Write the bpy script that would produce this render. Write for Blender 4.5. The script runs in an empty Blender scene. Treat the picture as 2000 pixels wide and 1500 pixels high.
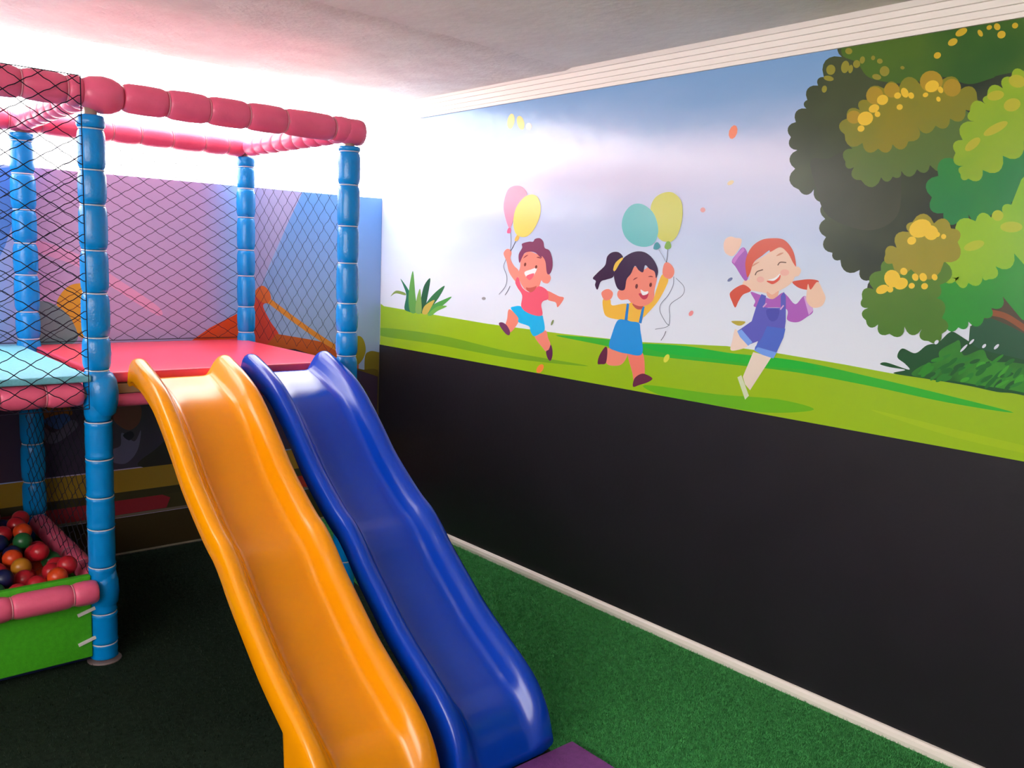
import bpy, bmesh, math, random
import numpy as np
from mathutils import Vector, Matrix
random.seed(7); np.random.seed(7)
scene = bpy.context.scene
COL = scene.collection

# ------------------------------------------------------------------ camera
FPX = 1703.54                                   # focal length in pixels of a 2000 x 1500 frame
_v1 = Vector((-490 - 1000, -(449 - 750), -FPX)).normalized()   # camera-space direction of the room's +Y
_v2 = Vector((2980 - 1000, -(590 - 750), -FPX)).normalized()   # camera-space direction of the room's +X
_v3 = _v2.cross(_v1)
ROT = Matrix((_v2, _v1, _v3))                   # world = ROT @ camera
EYE = Vector((0, 0, 1.5))
cam = bpy.data.cameras.new('camera'); cam_o = bpy.data.objects.new('camera', cam); COL.objects.link(cam_o)
cam.sensor_width = 36; cam.sensor_fit = 'HORIZONTAL'; cam.lens = FPX / 2000 * 36; cam.clip_start = .02
cam_o.matrix_world = Matrix.Translation(EYE) @ ROT.to_4x4()
scene.camera = cam_o

# ------------------------------------------------------------------ sky, exposure
SKY = 10.0
world = bpy.data.worlds.new('overcast_sky'); scene.world = world; world.use_nodes = True
bg = world.node_tree.nodes['Background']
bg.inputs[0].default_value = (1.0, .97, .95, 1); bg.inputs[1].default_value = SKY
vs = scene.view_settings
vs.view_transform = 'Standard'; vs.look = 'None'; vs.gamma = 1; vs.use_curve_mapping = False
vs.exposure = 0.0

# ------------------------------------------------------------------ helpers
def lin(c):
    return tuple((x/255/12.92 if x/255 <= .04045 else ((x/255+.055)/1.055)**2.4) for x in c)
_m = {}
def mat(name, rgb, rough=.5, spec=.5, bump=0, bscale=60, var=0, vscale=8, coat=0, metal=0, k=1.0, detail=4):
    """Plain procedural material; rgb is the sRGB look, k brightens it to its own albedo."""
    key = (name, tuple(rgb))
    if key in _m: return _m[key]
    m = bpy.data.materials.new(name); m.use_nodes = True
    nt = m.node_tree; p = nt.nodes['Principled BSDF']
    c = [min(.92, x*k) for x in lin(rgb)]
    p.inputs['Base Color'].default_value = (*c, 1)
    p.inputs['Roughness'].default_value = rough
    p.inputs['Specular IOR Level'].default_value = spec
    p.inputs['Metallic'].default_value = metal
    p.inputs['Coat Weight'].default_value = coat
    p.inputs['Coat Roughness'].default_value = .08
    tc = None
    if bump or var:
        tc = nt.nodes.new('ShaderNodeTexCoord')
    if var:
        n = nt.nodes.new('ShaderNodeTexNoise'); n.inputs['Scale'].default_value = vscale; n.inputs['Detail'].default_value = 6
        r = nt.nodes.new('ShaderNodeValToRGB')
        r.color_ramp.elements[0].position = .3; r.color_ramp.elements[1].position = .7
        r.color_ramp.elements[0].color = (*[x*(1-var) for x in c], 1)
        r.color_ramp.elements[1].color = (*[min(.95, x*(1+var)) for x in c], 1)
        nt.links.new(tc.outputs['Object'], n.inputs['Vector']); nt.links.new(n.outputs[0], r.inputs[0])
        nt.links.new(r.outputs[0], p.inputs['Base Color'])
    if bump:
        n = nt.nodes.new('ShaderNodeTexNoise'); n.inputs['Scale'].default_value = bscale; n.inputs['Detail'].default_value = detail
        b = nt.nodes.new('ShaderNodeBump'); b.inputs['Strength'].default_value = bump; b.inputs['Distance'].default_value = .01
        nt.links.new(tc.outputs['Object'], n.inputs['Vector']); nt.links.new(n.outputs[0], b.inputs['Height'])
        nt.links.new(b.outputs[0], p.inputs['Normal'])
    _m[key] = m
    return m

def obj(name, verts, faces, m, parent=None, smooth=False):
    me = bpy.data.meshes.new(name); me.from_pydata([tuple(v) for v in verts], [], faces); me.update()
    if smooth:
        for p in me.polygons: p.use_smooth = True
    o = bpy.data.objects.new(name, me); COL.objects.link(o)
    if m: me.materials.append(m)
    if parent: put(o, parent)
    return o
def put(o, parent):
    o.parent = parent; o.matrix_parent_inverse = Matrix.Translation(-parent_origin(parent))
def parent_origin(p):
    v = p.location.copy()
    return v
def tag(o, label, cat, group=None, kind=None):
    if label: o['label'] = label
    if cat: o['category'] = cat
    if group: o['group'] = group
    if kind: o['kind'] = kind
    return o
def struct(o): o['kind'] = 'structure'; return o
def empty(name, loc):
    o = bpy.data.objects.new(name, None); COL.objects.link(o); o.location = loc; o.empty_display_size = .1
    return o
def box_vf(x0, x1, y0, y1, z0, z1):
    v = [(x0,y0,z0),(x1,y0,z0),(x1,y1,z0),(x0,y1,z0),(x0,y0,z1),(x1,y0,z1),(x1,y1,z1),(x0,y1,z1)]
    f = [(0,3,2,1),(4,5,6,7),(0,1,5,4),(1,2,6,5),(2,3,7,6),(3,0,4,7)]
    return v, f
def box(name, b, m, parent=None, bevel=0):
    v, f = box_vf(*b); o = obj(name, v, f, m, parent)
    if bevel:
        bm = bmesh.new(); bm.from_mesh(o.data)
        bmesh.ops.bevel(bm, geom=bm.edges[:], offset=bevel, segments=3, affect='EDGES', profile=.5)
        bm.to_mesh(o.data); bm.free()
        for p in o.data.polygons: p.use_smooth = True
    return o
def frame(d):
    d = Vector(d).normalized()
    a = Vector((0,0,1)) if abs(d.z) < .9 else Vector((1,0,0))
    u = d.cross(a).normalized(); return u, u.cross(d).normalized(), d
def lathe_vf(p0, d, prof, n=20):
    """prof: list of (distance along d, radius); closed with caps."""
    u, w, d = frame(d); p0 = Vector(p0); v = []; f = []
    for t, r in prof:
        for i in range(n):
            a = 2*math.pi*i/n; v.append(p0 + d*t + (u*math.cos(a) + w*math.sin(a))*r)
    k = len(prof)
    for j in range(k-1):
        for i in range(n):
            f.append((j*n+i, j*n+(i+1)%n, (j+1)*n+(i+1)%n, (j+1)*n+i))
    f.append(tuple(range(n))[::-1]); f.append(tuple((k-1)*n+i for i in range(n)))
    return v, f
def lathe(name, p0, d, prof, m, parent=None, n=20):
    v, f = lathe_vf(p0, d, prof, n); return obj(name, v, f, m, parent, True)
def torus_vf(c, d, R, r, n=24, k=8, tilt=0):
    u, w, d = frame(d); c = Vector(c); v = []; f = []
    for i in range(n):
        a = 2*math.pi*i/n; e = u*math.cos(a) + w*math.sin(a)
        for j in range(k):
            b = 2*math.pi*j/k
            v.append(c + e*(R + r*math.cos(b)) + d*(r*1.3*math.sin(b) + tilt*math.cos(a)))
    for i in range(n):
        for j in range(k):
            f.append((i*k+j, ((i+1)%n)*k+j, ((i+1)%n)*k+(j+1)%k, i*k+(j+1)%k))
    return v, f
def ray(px, py):
    return (ROT @ Vector((px-1000, -(py-750), -FPX))).normalized()
def wx(px, py, x):
    r = ray(px, py); return EYE + r*((x-EYE.x)/r.x)
def wy(px, py, y):
    r = ray(px, py); return EYE + r*((y-EYE.y)/r.y)

XW, YB, ZC = 2.736, 4.32, 2.32                    # right wall, back parapet, ceiling
XL, YF = -2.0, -1.7                              # left wall, wall behind the viewer
ZP, YC = 1.82, 3.96                               # parapet top, back edge of the ceiling: an open strip along the parapet
ZD, ZM = .988, 2.23                               # top of black dado, top of mural

# ------------------------------------------------------------------ room shell
M_floor = mat('concrete', (110,108,104), .9, .2, .2, 30)
M_plaster = mat('plaster_ceiling', (252,238,228), .85, .2, .35, 22, var=.06, vscale=3, detail=8)
M_rough = mat('rough_plaster', (250,236,226), .9, .2, .45, 40, var=.08, vscale=6, detail=10)
M_wall = mat('painted_wall', (214,208,204), .8, .3, .1, 30)
M_black = mat('black_wall_paint', (31,28,34), .42, .35, .06, 50, var=.10, vscale=5)
M_white = mat('white_trim_paint', (248,234,224), .5, .4, .05, 40)
struct(box('floor', (XL-.2, XW+.2, YF-.2, 9, -.16, -.0065), M_floor))
ceil = struct(box('ceiling', (XL-.2, XW+.2, YF-.2, YC, ZC, ZC+.18), M_plaster))
# rough plaster coat over the strip of ceiling next to the opening, with a ragged inner edge
xs = np.linspace(XL, XW, 90); v = []; f = []
for i, x in enumerate(xs):
    e = 2.80 + .025*math.sin(x*3.1) + random.uniform(-.015, .015)
    v += [(x, e-.05, ZC+.001), (x, e, ZC-.007), (x, e+.12, ZC-.006), (x, YC, ZC-.005)]
for i in range(len(xs)-1):
    for j in range(3): f.append((i*4+j, i*4+j+1, i*4+j+5, i*4+j+4))
o = obj('plaster_coat', v, f, M_rough, ceil, True)
wr = struct(box('wall_right', (XW+.002, XW+.2, YF-.2, YB+.17, 0, ZC), M_wall))
box('black_dado', (XW-.001, XW+.003, YF, YB, 0, ZD), M_black, wr)
struct(box('wall_back', (XL-.2, XW, YB+.012, YB+.17, 0, ZP-.006), M_wall))
v, f = box_vf(XL-.2, XL, 2.3, YB+.17, 0, ZC); v2, f2 = box_vf(XL-.2, XL, YF, 2.3, 0, 1.35)   # solid by the play frame, open above a sill nearer the entrance
struct(obj('wall_left', v+v2, f+[tuple(i+8 for i in q) for q in f2], M_wall))
struct(box('wall_front', (XL-.2, XW+.2, YF-.2, YF, 0, ZC), M_wall))
# skirting: low rounded white strip
prof = [(0,0),(-.016,0),(-.018,.02),(-.015,.034),(-.008,.041),(0,.042)]
def extrude_y(name, prof, x, z, y0, y1, m, parent=None, smooth=False):
    n = len(prof); v = [(x+a, y, z+b) for y in (y0, y1) for a, b in prof]
    f = [(i, i+1, n+i+1, n+i) for i in range(n-1)] + [tuple(range(n))[::-1], tuple(range(n, 2*n))]
    return obj(name, v, f, m, parent, smooth)
struct(extrude_y('baseboard_right', prof, XW-.001, -.004, YF, YB, M_white))
# cornice with shallow steps
cp = [(0,0),(-.012,0),(-.013,.014),(-.018,.0155),(-.022,.034),(-.027,.0355),(-.031,.054),(-.037,.0555),(-.042,.073),(-.048,.0745),(-.060,.092),(0,.092)]
struct(extrude_y('trim_1', cp, XW, ZM, YF, YC, M_white))
# ground outside the parapet
tag(box('terrace_ground', (-14, 16, YB+.2, 22, -.03, 0), mat('pale_concrete', (190,186,180), .9, .2, .2, 5, var=.08, vscale=1)), None, None)
bpy.data.objects['terrace_ground']['kind'] = 'structure'

# turf: two rolls laid side by side, each with its pile
def turf(name, poly, z, rgb, n, label, blade):
    m = mat(name+'_backing', rgb, .95, .1, .5, 260, var=.35, vscale=60)
    k = len(poly)
    o = obj(name, [(x, y, z-.006) for x, y in poly] + [(x, y, z) for x, y in poly],
            [tuple(range(k))[::-1], tuple(range(k, 2*k))] + [(i, (i+1) % k, k+(i+1) % k, k+i) for i in range(k)], m)
    tag(o, label, 'turf'); o['kind'] = 'structure'
    P = np.array(poly); px = np.random.uniform(P[:,0].min(), P[:,0].max(), n); py = np.random.uniform(P[:,1].min(), P[:,1].max(), n)
    keep = np.ones(n, bool)
    for i in range(k):
        (ax, ay), (bx, by) = poly[i], poly[(i+1) % k]
        keep &= ((bx-ax)*(py-ay) - (by-ay)*(px-ax)) >= 0
    px, py = px[keep], py[keep]; n = len(px)
    a = np.random.uniform(0, 2*np.pi, n); h = np.random.uniform(.005, .011, n); w = .0012
    lx = np.random.normal(-.002, .003, n); ly = np.random.normal(-.001, .003, n)
    V = np.zeros((n*3, 3))
    V[0::3] = np.c_[px-np.cos(a)*w, py-np.sin(a)*w, np.full(n, z)]
    V[1::3] = np.c_[px+np.cos(a)*w, py+np.sin(a)*w, np.full(n, z)]
    V[2::3] = np.c_[px+lx, py+ly, z+h]
    me = bpy.data.meshes.new('turf_pile'); me.vertices.add(n*3); me.vertices.foreach_set('co', V.ravel())
    me.loops.add(n*3); me.loops.foreach_set('vertex_index', np.arange(n*3, dtype=np.int32))
    me.polygons.add(n); me.polygons.foreach_set('loop_start', np.arange(0, n*3, 3, dtype=np.int32))
    me.update(); me.validate()
    p = bpy.data.objects.new('turf_pile', me); COL.objects.link(p)
    me.materials.append(mat(name+'_blade', blade, .6, .3, var=.3, vscale=40)); put(p, o); p['kind'] = 'stuff'
    return o
XE, YE = XW-.014, YB-.01
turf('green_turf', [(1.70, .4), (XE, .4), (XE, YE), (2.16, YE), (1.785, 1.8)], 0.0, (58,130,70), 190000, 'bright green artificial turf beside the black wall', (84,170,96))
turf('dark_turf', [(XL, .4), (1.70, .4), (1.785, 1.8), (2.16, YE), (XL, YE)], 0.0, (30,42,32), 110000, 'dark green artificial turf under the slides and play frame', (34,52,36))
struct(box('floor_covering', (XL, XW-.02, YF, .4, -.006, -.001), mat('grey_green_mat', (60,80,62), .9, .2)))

# ------------------------------------------------------------------ printed mural on the right wall
KL = 1.15                                          # look -> albedo under this room's light
def spline(pts, per=6):
    n = len(pts); out = []
    for i in range(n):
        p0, p1, p2, p3 = (Vector(pts[(i+k) % n]) for k in (-1, 0, 1, 2))
        for s in range(per):
            t = s/per
            out.append(.5*((2*p1) + (p2-p0)*t + (2*p0-5*p1+4*p2-p3)*t*t + (3*p1-p0-3*p2+p3)*t**3))
    return out
def scallop(pts, bulge=.42, per=6):
    """outline whose sides are outward bumps; pts are the notches, clockwise on the picture."""
    n = len(pts); out = []
    area = sum(pts[i][0]*pts[(i+1)%n][1] - pts[(i+1)%n][0]*pts[i][1] for i in range(n))
    sg = 1 if area > 0 else -1
    for i in range(n):
        a, b = Vector(pts[i]), Vector(pts[(i+1) % n]); d = b-a; nn = Vector((d.y, -d.x))*sg
        for s in range(per):
            t = s/per; q = math.sin(math.pi*t)**.7
            out.append(a + d*t + nn*bulge*q)
    return out
LAY = [0]
def layer(): LAY[0] += 1; return .0013 + LAY[0]*.00003
GL = .22                                           # gloss of the laminated vinyl
def pmat(rgb, k=None):
    return mat('print_%02x%02x%02x' % tuple(int(c) for c in rgb), rgb, GL, .5, k=(k or KL))
def decal(name, pts, m, parent, tr=None, plane='x', off=None, mode='spline', per=6):
    """flat printed shape on the wall; pts are picture coordinates on that wall plane."""
    if tr: pts = [(tr[0]+a/tr[2], tr[1]+b/tr[2]) for a, b in pts]
    if mode == 'spline': pts = spline(pts, per)
    elif mode == 'scallop': pts = scallop(pts, per=per)
    if off is None: off = layer()
    P = [wx(p[0], p[1], XW-.0012) if plane == 'x' else wy(p[0], p[1], YB) for p in pts]
    if plane == 'x':
        P = [Vector((XW-off, min(max(p.y, YF+.05), YB-.004), min(max(p.z, ZD), ZM))) for p in P]
        ar = sum(P[i].y*P[(i+1)%len(P)].z - P[(i+1)%len(P)].y*P[i].z for i in range(len(P)))
        if ar > 0: P = P[::-1]
    else:
        P = [Vector((min(p.x, XW-.003), YB-off, max(p.z, .003))) for p in P]
        ar = sum(P[i].x*P[(i+1)%len(P)].z - P[(i+1)%len(P)].x*P[i].z for i in range(len(P)))
        if ar < 0: P = P[::-1]
    if isinstance(m, tuple): m = pmat(m)
    return obj(name, P, [tuple(range(len(P)))], m, parent)
def oval(cx, cy, rx, ry, rot=0, n=18):
    c, s = math.cos(rot), math.sin(rot)
    return [(cx+rx*math.cos(a)*c-ry*math.sin(a)*s, cy+rx*math.cos(a)*s+ry*math.sin(a)*c) for a in [2*math.pi*i/n for i in range(n)]]
def stroke(pts, w, per=5):
    """open line of width w as an outline polygon."""
    P = [Vector(p) for p in pts]; out = []
    q = [P[0]*2-P[1]] + P + [P[-1]*2-P[-2]]
    for i in range(1, len(q)-2):
        for s in range(per):
            t = s/per; p0, p1, p2, p3 = q[i-1:i+3]
            out.append(.5*((2*p1)+(p2-p0)*t+(2*p0-5*p1+4*p2-p3)*t*t+(3*p1-p0-3*p2+p3)*t**3))
    out.append(P[-1]); L = []; R_ = []
    for i, p in enumerate(out):
        d = (out[min(i+1, len(out)-1)] - out[max(i-1, 0)]).normalized(); n = Vector((-d.y, d.x))*w/2
        L.append(p+n); R_.append(p-n)
    return L + R_[::-1]

def sky_print():
    m = bpy.data.materials.new('printed_sky'); m.use_nodes = True; nt = m.node_tree; p = nt.nodes['Principled BSDF']
    p.inputs['Roughness'].default_value = GL; p.inputs['Specular IOR Level'].default_value = .5
    g = nt.nodes.new('ShaderNodeNewGeometry'); sep = nt.nodes.new('ShaderNodeSeparateXYZ')
    nt.links.new(g.outputs['Position'], sep.inputs[0])
    mp = nt.nodes.new('ShaderNodeMapping'); mp.inputs['Scale'].default_value = (1, .9, 2.6); mp.inputs['Location'].default_value = (0, .35, .1)
    nt.links.new(g.outputs['Position'], mp.inputs[0])
    n1 = nt.nodes.new('ShaderNodeTexNoise'); n1.inputs['Scale'].default_value = 1.3; n1.inputs['Detail'].default_value = 5; n1.inputs['Roughness'].default_value = .45
    nt.links.new(mp.outputs[0], n1.inputs['Vector'])
    ma = nt.nodes.new('ShaderNodeMath'); ma.operation = 'MULTIPLY_ADD'; ma.inputs[1].default_value = .34; 
    nt.links.new(n1.outputs[0], ma.inputs[0]); nt.links.new(sep.outputs['Z'], ma.inputs[2])
    mr = nt.nodes.new('ShaderNodeMapRange'); mr.inputs[1].default_value = ZD+.17; mr.inputs[2].default_value = ZM+.17
    nt.links.new(ma.outputs[0], mr.inputs[0])
    r = nt.nodes.new('ShaderNodeValToRGB'); cr = r.color_ramp; cr.interpolation = 'B_SPLINE'
    stops = [(.0,(224,226,240)),(.30,(214,220,236)),(.46,(190,204,228)),(.58,(178,190,220)),(.68,(212,206,228)),(.78,(206,204,228)),(.86,(140,168,206)),(1.0,(112,154,198))]
    while len(cr.elements) < len(stops): cr.elements.new(.5)
    for e, (a, c) in zip(cr.elements, stops):
        e.position = a; e.color = (*[min(.92, x*KL) for x in lin(c)], 1)
    nt.links.new(mr.outputs[0], r.inputs[0]); nt.links.new(r.outputs[0], p.inputs['Base Color'])
    nb = nt.nodes.new('ShaderNodeTexNoise'); nb.inputs['Scale'].default_value = 9; nb.inputs['Detail'].default_value = 2
    b = nt.nodes.new('ShaderNodeBump'); b.inputs['Strength'].default_value = .12; b.inputs['Distance'].default_value = .02
    nt.links.new(g.outputs['Position'], nb.inputs['Vector'])
    nt.links.new(nb.outputs[0], b.inputs['Height']); nt.links.new(b.outputs[0], p.inputs['Normal'])
    return m
mural = box('wall_mural', (XW-.0012, XW+.003, YF, YB, ZD, ZM), sky_print())
tag(mural, 'vinyl wall mural of three running cartoon children, meadow and tree', 'mural')

# meadow
mead = decal('printed_meadow', [(700,588),(750,598),(950,632),(1100,652),(1250,668),(1420,676),(1520,690),(1650,712),(1740,729),(1850,744),(2000,770),(2300,830),(2700,910),(2700,1100),(2000,902),(748,675),(700,668)], (148,184,28), mural, mode=None)
decal('printed_grass_band', [(740,640),(860,655),(1000,688),(1150,715),(1000,700),(850,672),(740,655)], (112,160,34), mead)
decal('printed_grass_band', [(1085,655),(1180,662),(1250,672),(1430,690),(1560,705),(1700,736),(1850,772),(1980,806),(1850,786),(1700,754),(1560,728),(1430,712),(1250,692),(1180,675)], (52,172,48), mead)
decal('printed_grass_band', [(1250,672),(1340,676),(1430,690),(1560,705),(1600,722),(1500,716),(1400,702),(1300,690)], (34,176,54), mead)
decal('printed_grass_band', [(1260,752),(1400,770),(1520,780),(1590,800),(1500,806),(1400,792),(1300,775)], (104,176,30), mead)
decal('printed_grass_band', [(1700,800),(1850,835),(2000,870),(2200,915),(2200,925),(2000,885),(1850,850)], (158,190,28), mead)
# spiky plant
T0 = (700, 100, 2.727)
plant = decal('printed_plant', [(245,1370),(255,1300),(240,1250),(225,1212),(262,1262),(290,1320),(310,1385),(300,1392),(270,1388)], (40,108,74), mural, T0)
for pts, c in [([(275,1385),(268,1290),(290,1170),(303,1290),(310,1385)], (92,152,66)),
               ([(325,1385),(335,1310),(352,1245),(383,1210),(372,1290),(350,1385)], (38,86,52)),
               ([(250,1300),(200,1290),(172,1306),(200,1276),(245,1285)], (128,150,72)),
               ([(305,1390),(310,1320),(328,1265),(335,1320),(335,1392)], (124,164,78)),
               ([(335,1390),(370,1330),(415,1280),(460,1250),(430,1310),(385,1370),(355,1395)], (52,110,62)),
               ([(360,1395),(400,1350),(450,1325),(497,1308),(455,1350),(400,1390)], (76,150,66)),
               ([(340,1395),(355,1355),(405,1325),(390,1360),(365,1400)], (190,168,72)),
               ([(370,1402),(420,1360),(472,1358),(420,1385),(390,1408)], (104,168,66))]:
    decal('leaf', pts, c, plant, T0)

# --- boy
K = (940, 340, 3.75); LAY[0] = 12
SKIN = (236,140,122)
boy = decal('printed_boy', [(285,680),(290,620),(320,580),(360,568),(420,590),(460,590),(475,640),(480,720),(500,735),(510,765),(490,800),(455,795),(440,780),(420,830),(370,862),(320,845),(285,790),(270,740)], SKIN, mural, K)
D = lambda n, p, c, tr=None, **k: decal(n, p, c, boy, tr or K, **k)
D('arm', [(165,590),(170,565),(190,548),(215,555),(222,580),(215,620),(240,670),(275,710),(265,770),(250,785),(205,720),(185,640)], SKIN)
D('arm', [(478,855),(540,880),(570,895),(605,905),(590,940),(558,975),(545,940),(485,918)], (230,128,110))
D('leg', [(205,990),(270,1045),(272,1085),(215,1158),(180,1110),(190,1060)], (228,132,112))
D('leg', [(390,1180),(470,1145),(490,1200),(507,1250),(480,1298),(448,1270)], (228,132,112))
D('shoe', [(130,1100),(150,1085),(185,1105),(210,1150),(205,1180),(175,1165)], (110,56,92))
D('shoe', [(510,1250),(522,1290),(520,1340),(505,1368),(485,1345),(475,1300),(495,1285)], (92,40,76))
D('shorts', [(218,985),(240,970),(290,968),(350,1010),(440,1032),(455,1060),(465,1140),(430,1170),(385,1187),(360,1150),(350,1115),(275,1085),(270,1050)], (20,176,228))
D('shirt', [(250,790),(270,755),(300,830),(360,865),(420,822),(470,840),(490,870),(490,915),(455,930),(440,960),(445,1035),(360,1025),(295,975),(300,890),(265,830)], (246,92,112))
D('neck', [(330,830),(360,826),(405,818),(390,850),(362,866),(335,850)], (196,92,80))
D('chin', [(300,800),(350,790),(430,770),(415,812),(360,832),(320,825)], SKIN)
D('hair', [(280,650),(275,590),(300,540),(300,510),(350,495),(380,495),(395,475),(430,470),(455,495),(465,540),(500,560),(520,620),(522,680),(505,728),(482,725),(470,640),(445,600),(440,615),(400,578),(360,568),(320,578),(300,610)], (128,60,92))
D('mouth', [(318,718),(360,700),(408,688),(390,735),(355,776),(328,750)], (250,242,240))
D('tongue', [(330,752),(350,736),(388,728),(375,760),(352,776)], (246,104,118))
D('eye', oval(322,662,8,14,.2), (122,62,52), mode=None); D('eye', oval(403,680,8,13,.2), (122,62,52), mode=None)
D('eyebrow', [(308,618),(325,598),(345,592),(328,606)], (150,70,70)); D('eyebrow', [(405,610),(425,606),(440,620),(425,616)], (150,70,70))
D('balloon_string', stroke([(215,430),(219,490),(214,560)], 3), (120,120,130), mode=None)
D('balloon_string', stroke([(255,485),(235,530),(214,565)], 4), (80,80,90), mode=None)
D('balloon_string', stroke([(182,625),(165,680),(188,750),(178,820),(130,882)], 4), (120,124,140), mode=None)
D('balloon_string', stroke([(212,820),(195,855),(175,886)], 4), (90,92,105), mode=None)
D('balloon', [(205,395),(180,330),(165,250),(172,180),(200,110),(250,85),(300,95),(335,140),(320,200),(270,260),(240,320),(225,370)], (246,138,166))
D('balloon_knot', [(198,398),(216,396),(216,430),(190,430)], (226,98,136))
D('balloon', [(270,452),(240,400),(238,320),(260,240),(310,175),(360,150),(405,160),(432,210),(435,280),(415,350),(375,420),(330,458)], (252,206,96))
D('balloon_knot', [(262,448),(280,462),(265,490),(245,485)], (240,180,80))

# --- girl in the blue dress
K = (1140, 350, 3.571); LAY[0] = 12
SK2 = (238,134,112)
girl = decal('printed_girl', [(285,765),(300,700),(330,660),(355,610),(420,630),(450,615),(500,640),(512,690),(495,770),(490,830),(460,872),(400,892),(340,872),(310,840),(260,842),(235,812),(245,775)], SK2, mural, K)
D = lambda n, p, c, tr=None, **k: decal(n, p, c, girl, tr or K, **k)
D('sleeve', [(305,872),(200,880),(185,840),(135,840),(140,920),(165,960),(240,978),(300,975)], (242,180,62))
D('sleeve', [(425,880),(480,850),(510,760),(548,665),(590,695),(575,750),(520,850),(460,920),(415,960)], (242,180,62))
D('hand', [(130,820),(125,790),(150,770),(180,768),(205,795),(190,835),(150,845)], SK2)
D('hand', [(552,665),(558,600),(580,578),(615,600),(633,640),(622,680),(590,695)], SK2)
D('shirt', [(300,868),(340,860),(420,878),(425,940),(400,1005),(300,990),(270,980)], (242,180,62), mode=None)
D('leg', [(160,1185),(230,1190),(305,1205),(285,1270),(240,1300),(160,1285)], SK2)
D('leg', [(310,1205),(408,1205),(427,1340),(410,1375),(355,1412),(340,1350)], (232,122,104))
D('shoe', [(98,1285),(110,1230),(150,1170),(166,1190),(156,1280),(120,1290)], (96,42,66))
D('shoe', [(345,1447),(355,1390),(400,1358),(440,1363),(480,1390),(450,1415),(390,1435)], (104,46,70))
D('dress', [(238,985),(300,983),(330,992),(385,1002),(396,1050),(408,1218),(300,1216),(225,1197),(178,1168),(198,1080)], (36,142,214))
D('strap', [(302,865),(318,870),(306,990),(285,985)], (44,124,196), mode=None)
D('strap', [(410,885),(426,890),(404,1006),(384,1002)], (44,124,196), mode=None)
D('neck', [(340,868),(400,880),(420,872),(405,905),(370,905)], (186,84,72))
D('chin', [(320,830),(400,850),(480,820),(460,868),(400,886),(345,868)], SK2)
D('ponytail', [(65,690),(100,650),(150,600),(165,540),(200,510),(245,510),(275,545),(240,580),(215,620),(208,680),(160,700),(120,715),(97,770),(80,740),(85,710)], (58,30,58))
D('hair', [(240,765),(215,700),(215,640),(245,590),(290,540),(350,508),(410,505),(460,530),(500,580),(520,640),(506,690),(495,645),(460,625),(430,600),(415,648),(385,635),(358,605),(330,660),(300,700),(285,770)], (58,32,62))
D('hair_band', [(207,632),(222,585),(262,550),(277,552),(250,590),(222,637)], (244,190,72))
D('eye', oval(370,747,9,17,.15), (112,48,42), mode=None); D('eye', oval(468,737,9,15,.15), (112,48,42), mode=None)
D('eyebrow', [(345,705),(358,690),(378,685),(362,697)], (140,60,56)); D('eyebrow', [(450,680),(470,674),(486,682),(468,682)], (140,60,56))
D('mouth', [(385,800),(410,795),(452,790),(442,830),(412,836)], (190,60,80))
D('teeth', [(398,770),(425,784),(450,782),(446,800),(412,808)], (252,242,240))
D('balloon_string', stroke([(525,490),(555,540),(576,578)], 3), (140,140,155), mode=None)
D('balloon_string', stroke([(588,488),(584,540),(578,580)], 4), (70,74,84), mode=None)
D('balloon_string', stroke([(630,680),(625,740),(590,810),(540,870),(535,925),(575,1000),(600,1020)], 4), (110,116,130), mode=None)
D('balloon_string', stroke([(645,690),(700,750),(690,810),(605,875),(602,960),(588,1025),(500,1047)], 4), (120,126,140), mode=None)
D('balloon_string', stroke([(575,1060),(560,1095),(540,1125)], 4), (70,74,84), mode=None)
D('balloon', [(580,437),(545,428),(515,395),(495,300),(470,230),(475,170),(510,120),(570,92),(630,97),(680,150),(692,230),(680,320),(650,400),(610,437)], (196,196,84))
D('balloon_knot', [(580,437),(603,437),(611,475),(585,490),(565,475)], (124,168,60))
D('balloon', [(490,447),(430,472),(350,455),(290,400),(267,320),(285,240),(330,185),(385,170),(440,190),(490,240),(516,310),(520,380)], (104,184,184))
D('balloon_knot', [(497,450),(518,440),(535,470),(515,490),(488,485)], (66,146,156))

# --- girl in overalls
K = (1390, 430, 4.056); LAY[0] = 12
SK3 = (240,196,172)
gir2 = decal('printed_girl', [(300,470),(300,400),(340,330),(420,280),(500,225),(560,215),(620,280),(660,360),(690,370),(708,400),(690,440),(660,450),(640,490),(590,530),(530,565),(525,600),(480,625),(440,600),(430,580),(330,560),(270,545),(245,510),(265,470)], SK3, mural, K)
D = lambda n, p, c, tr=None, **k: decal(n, p, c, gir2, tr or K, **k)
D('hand', [(95,200),(110,150),(150,130),(190,140),(235,150),(230,200),(205,245),(165,285),(110,260)], (236,194,172))
D('sleeve', [(160,325),(200,265),(250,215),(285,270),(295,420),(265,480),(190,370)], (164,92,178))
D('cuff', [(160,325),(200,265),(250,215),(262,240),(215,290),(180,345)], (196,122,200), mode=None)
D('pigtail', [(258,512),(200,530),(150,570),(145,600),(160,640),(187,692),(215,640),(250,590),(312,558)], (208,84,62))
D('pigtail', [(640,490),(700,475),(780,468),(845,480),(838,510),(800,548),(740,550),(680,530)], (206,78,58))
D('shirt', [(310,570),(380,590),(480,625),(560,575),(600,600),(665,665),(740,600),(805,715),(750,770),(680,808),(600,790),(585,700),(350,690),(345,640)], (170,94,182))
D('cuff', [(730,605),(768,600),(806,715),(770,752)], (204,160,210), mode=None)
D('hand', [(752,640),(755,560),(765,505),(785,550),(840,488),(882,560),(902,620),(872,680),(800,692)], (238,194,168))
D('leg', [(185,865),(212,885),(262,960),(285,1000),(200,1030),(150,1025),(165,950)], (238,206,190))
D('leg', [(330,1045),(475,1085),(400,1200),(305,1347),(265,1300),(248,1240)], (222,206,190), mode=None)
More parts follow.
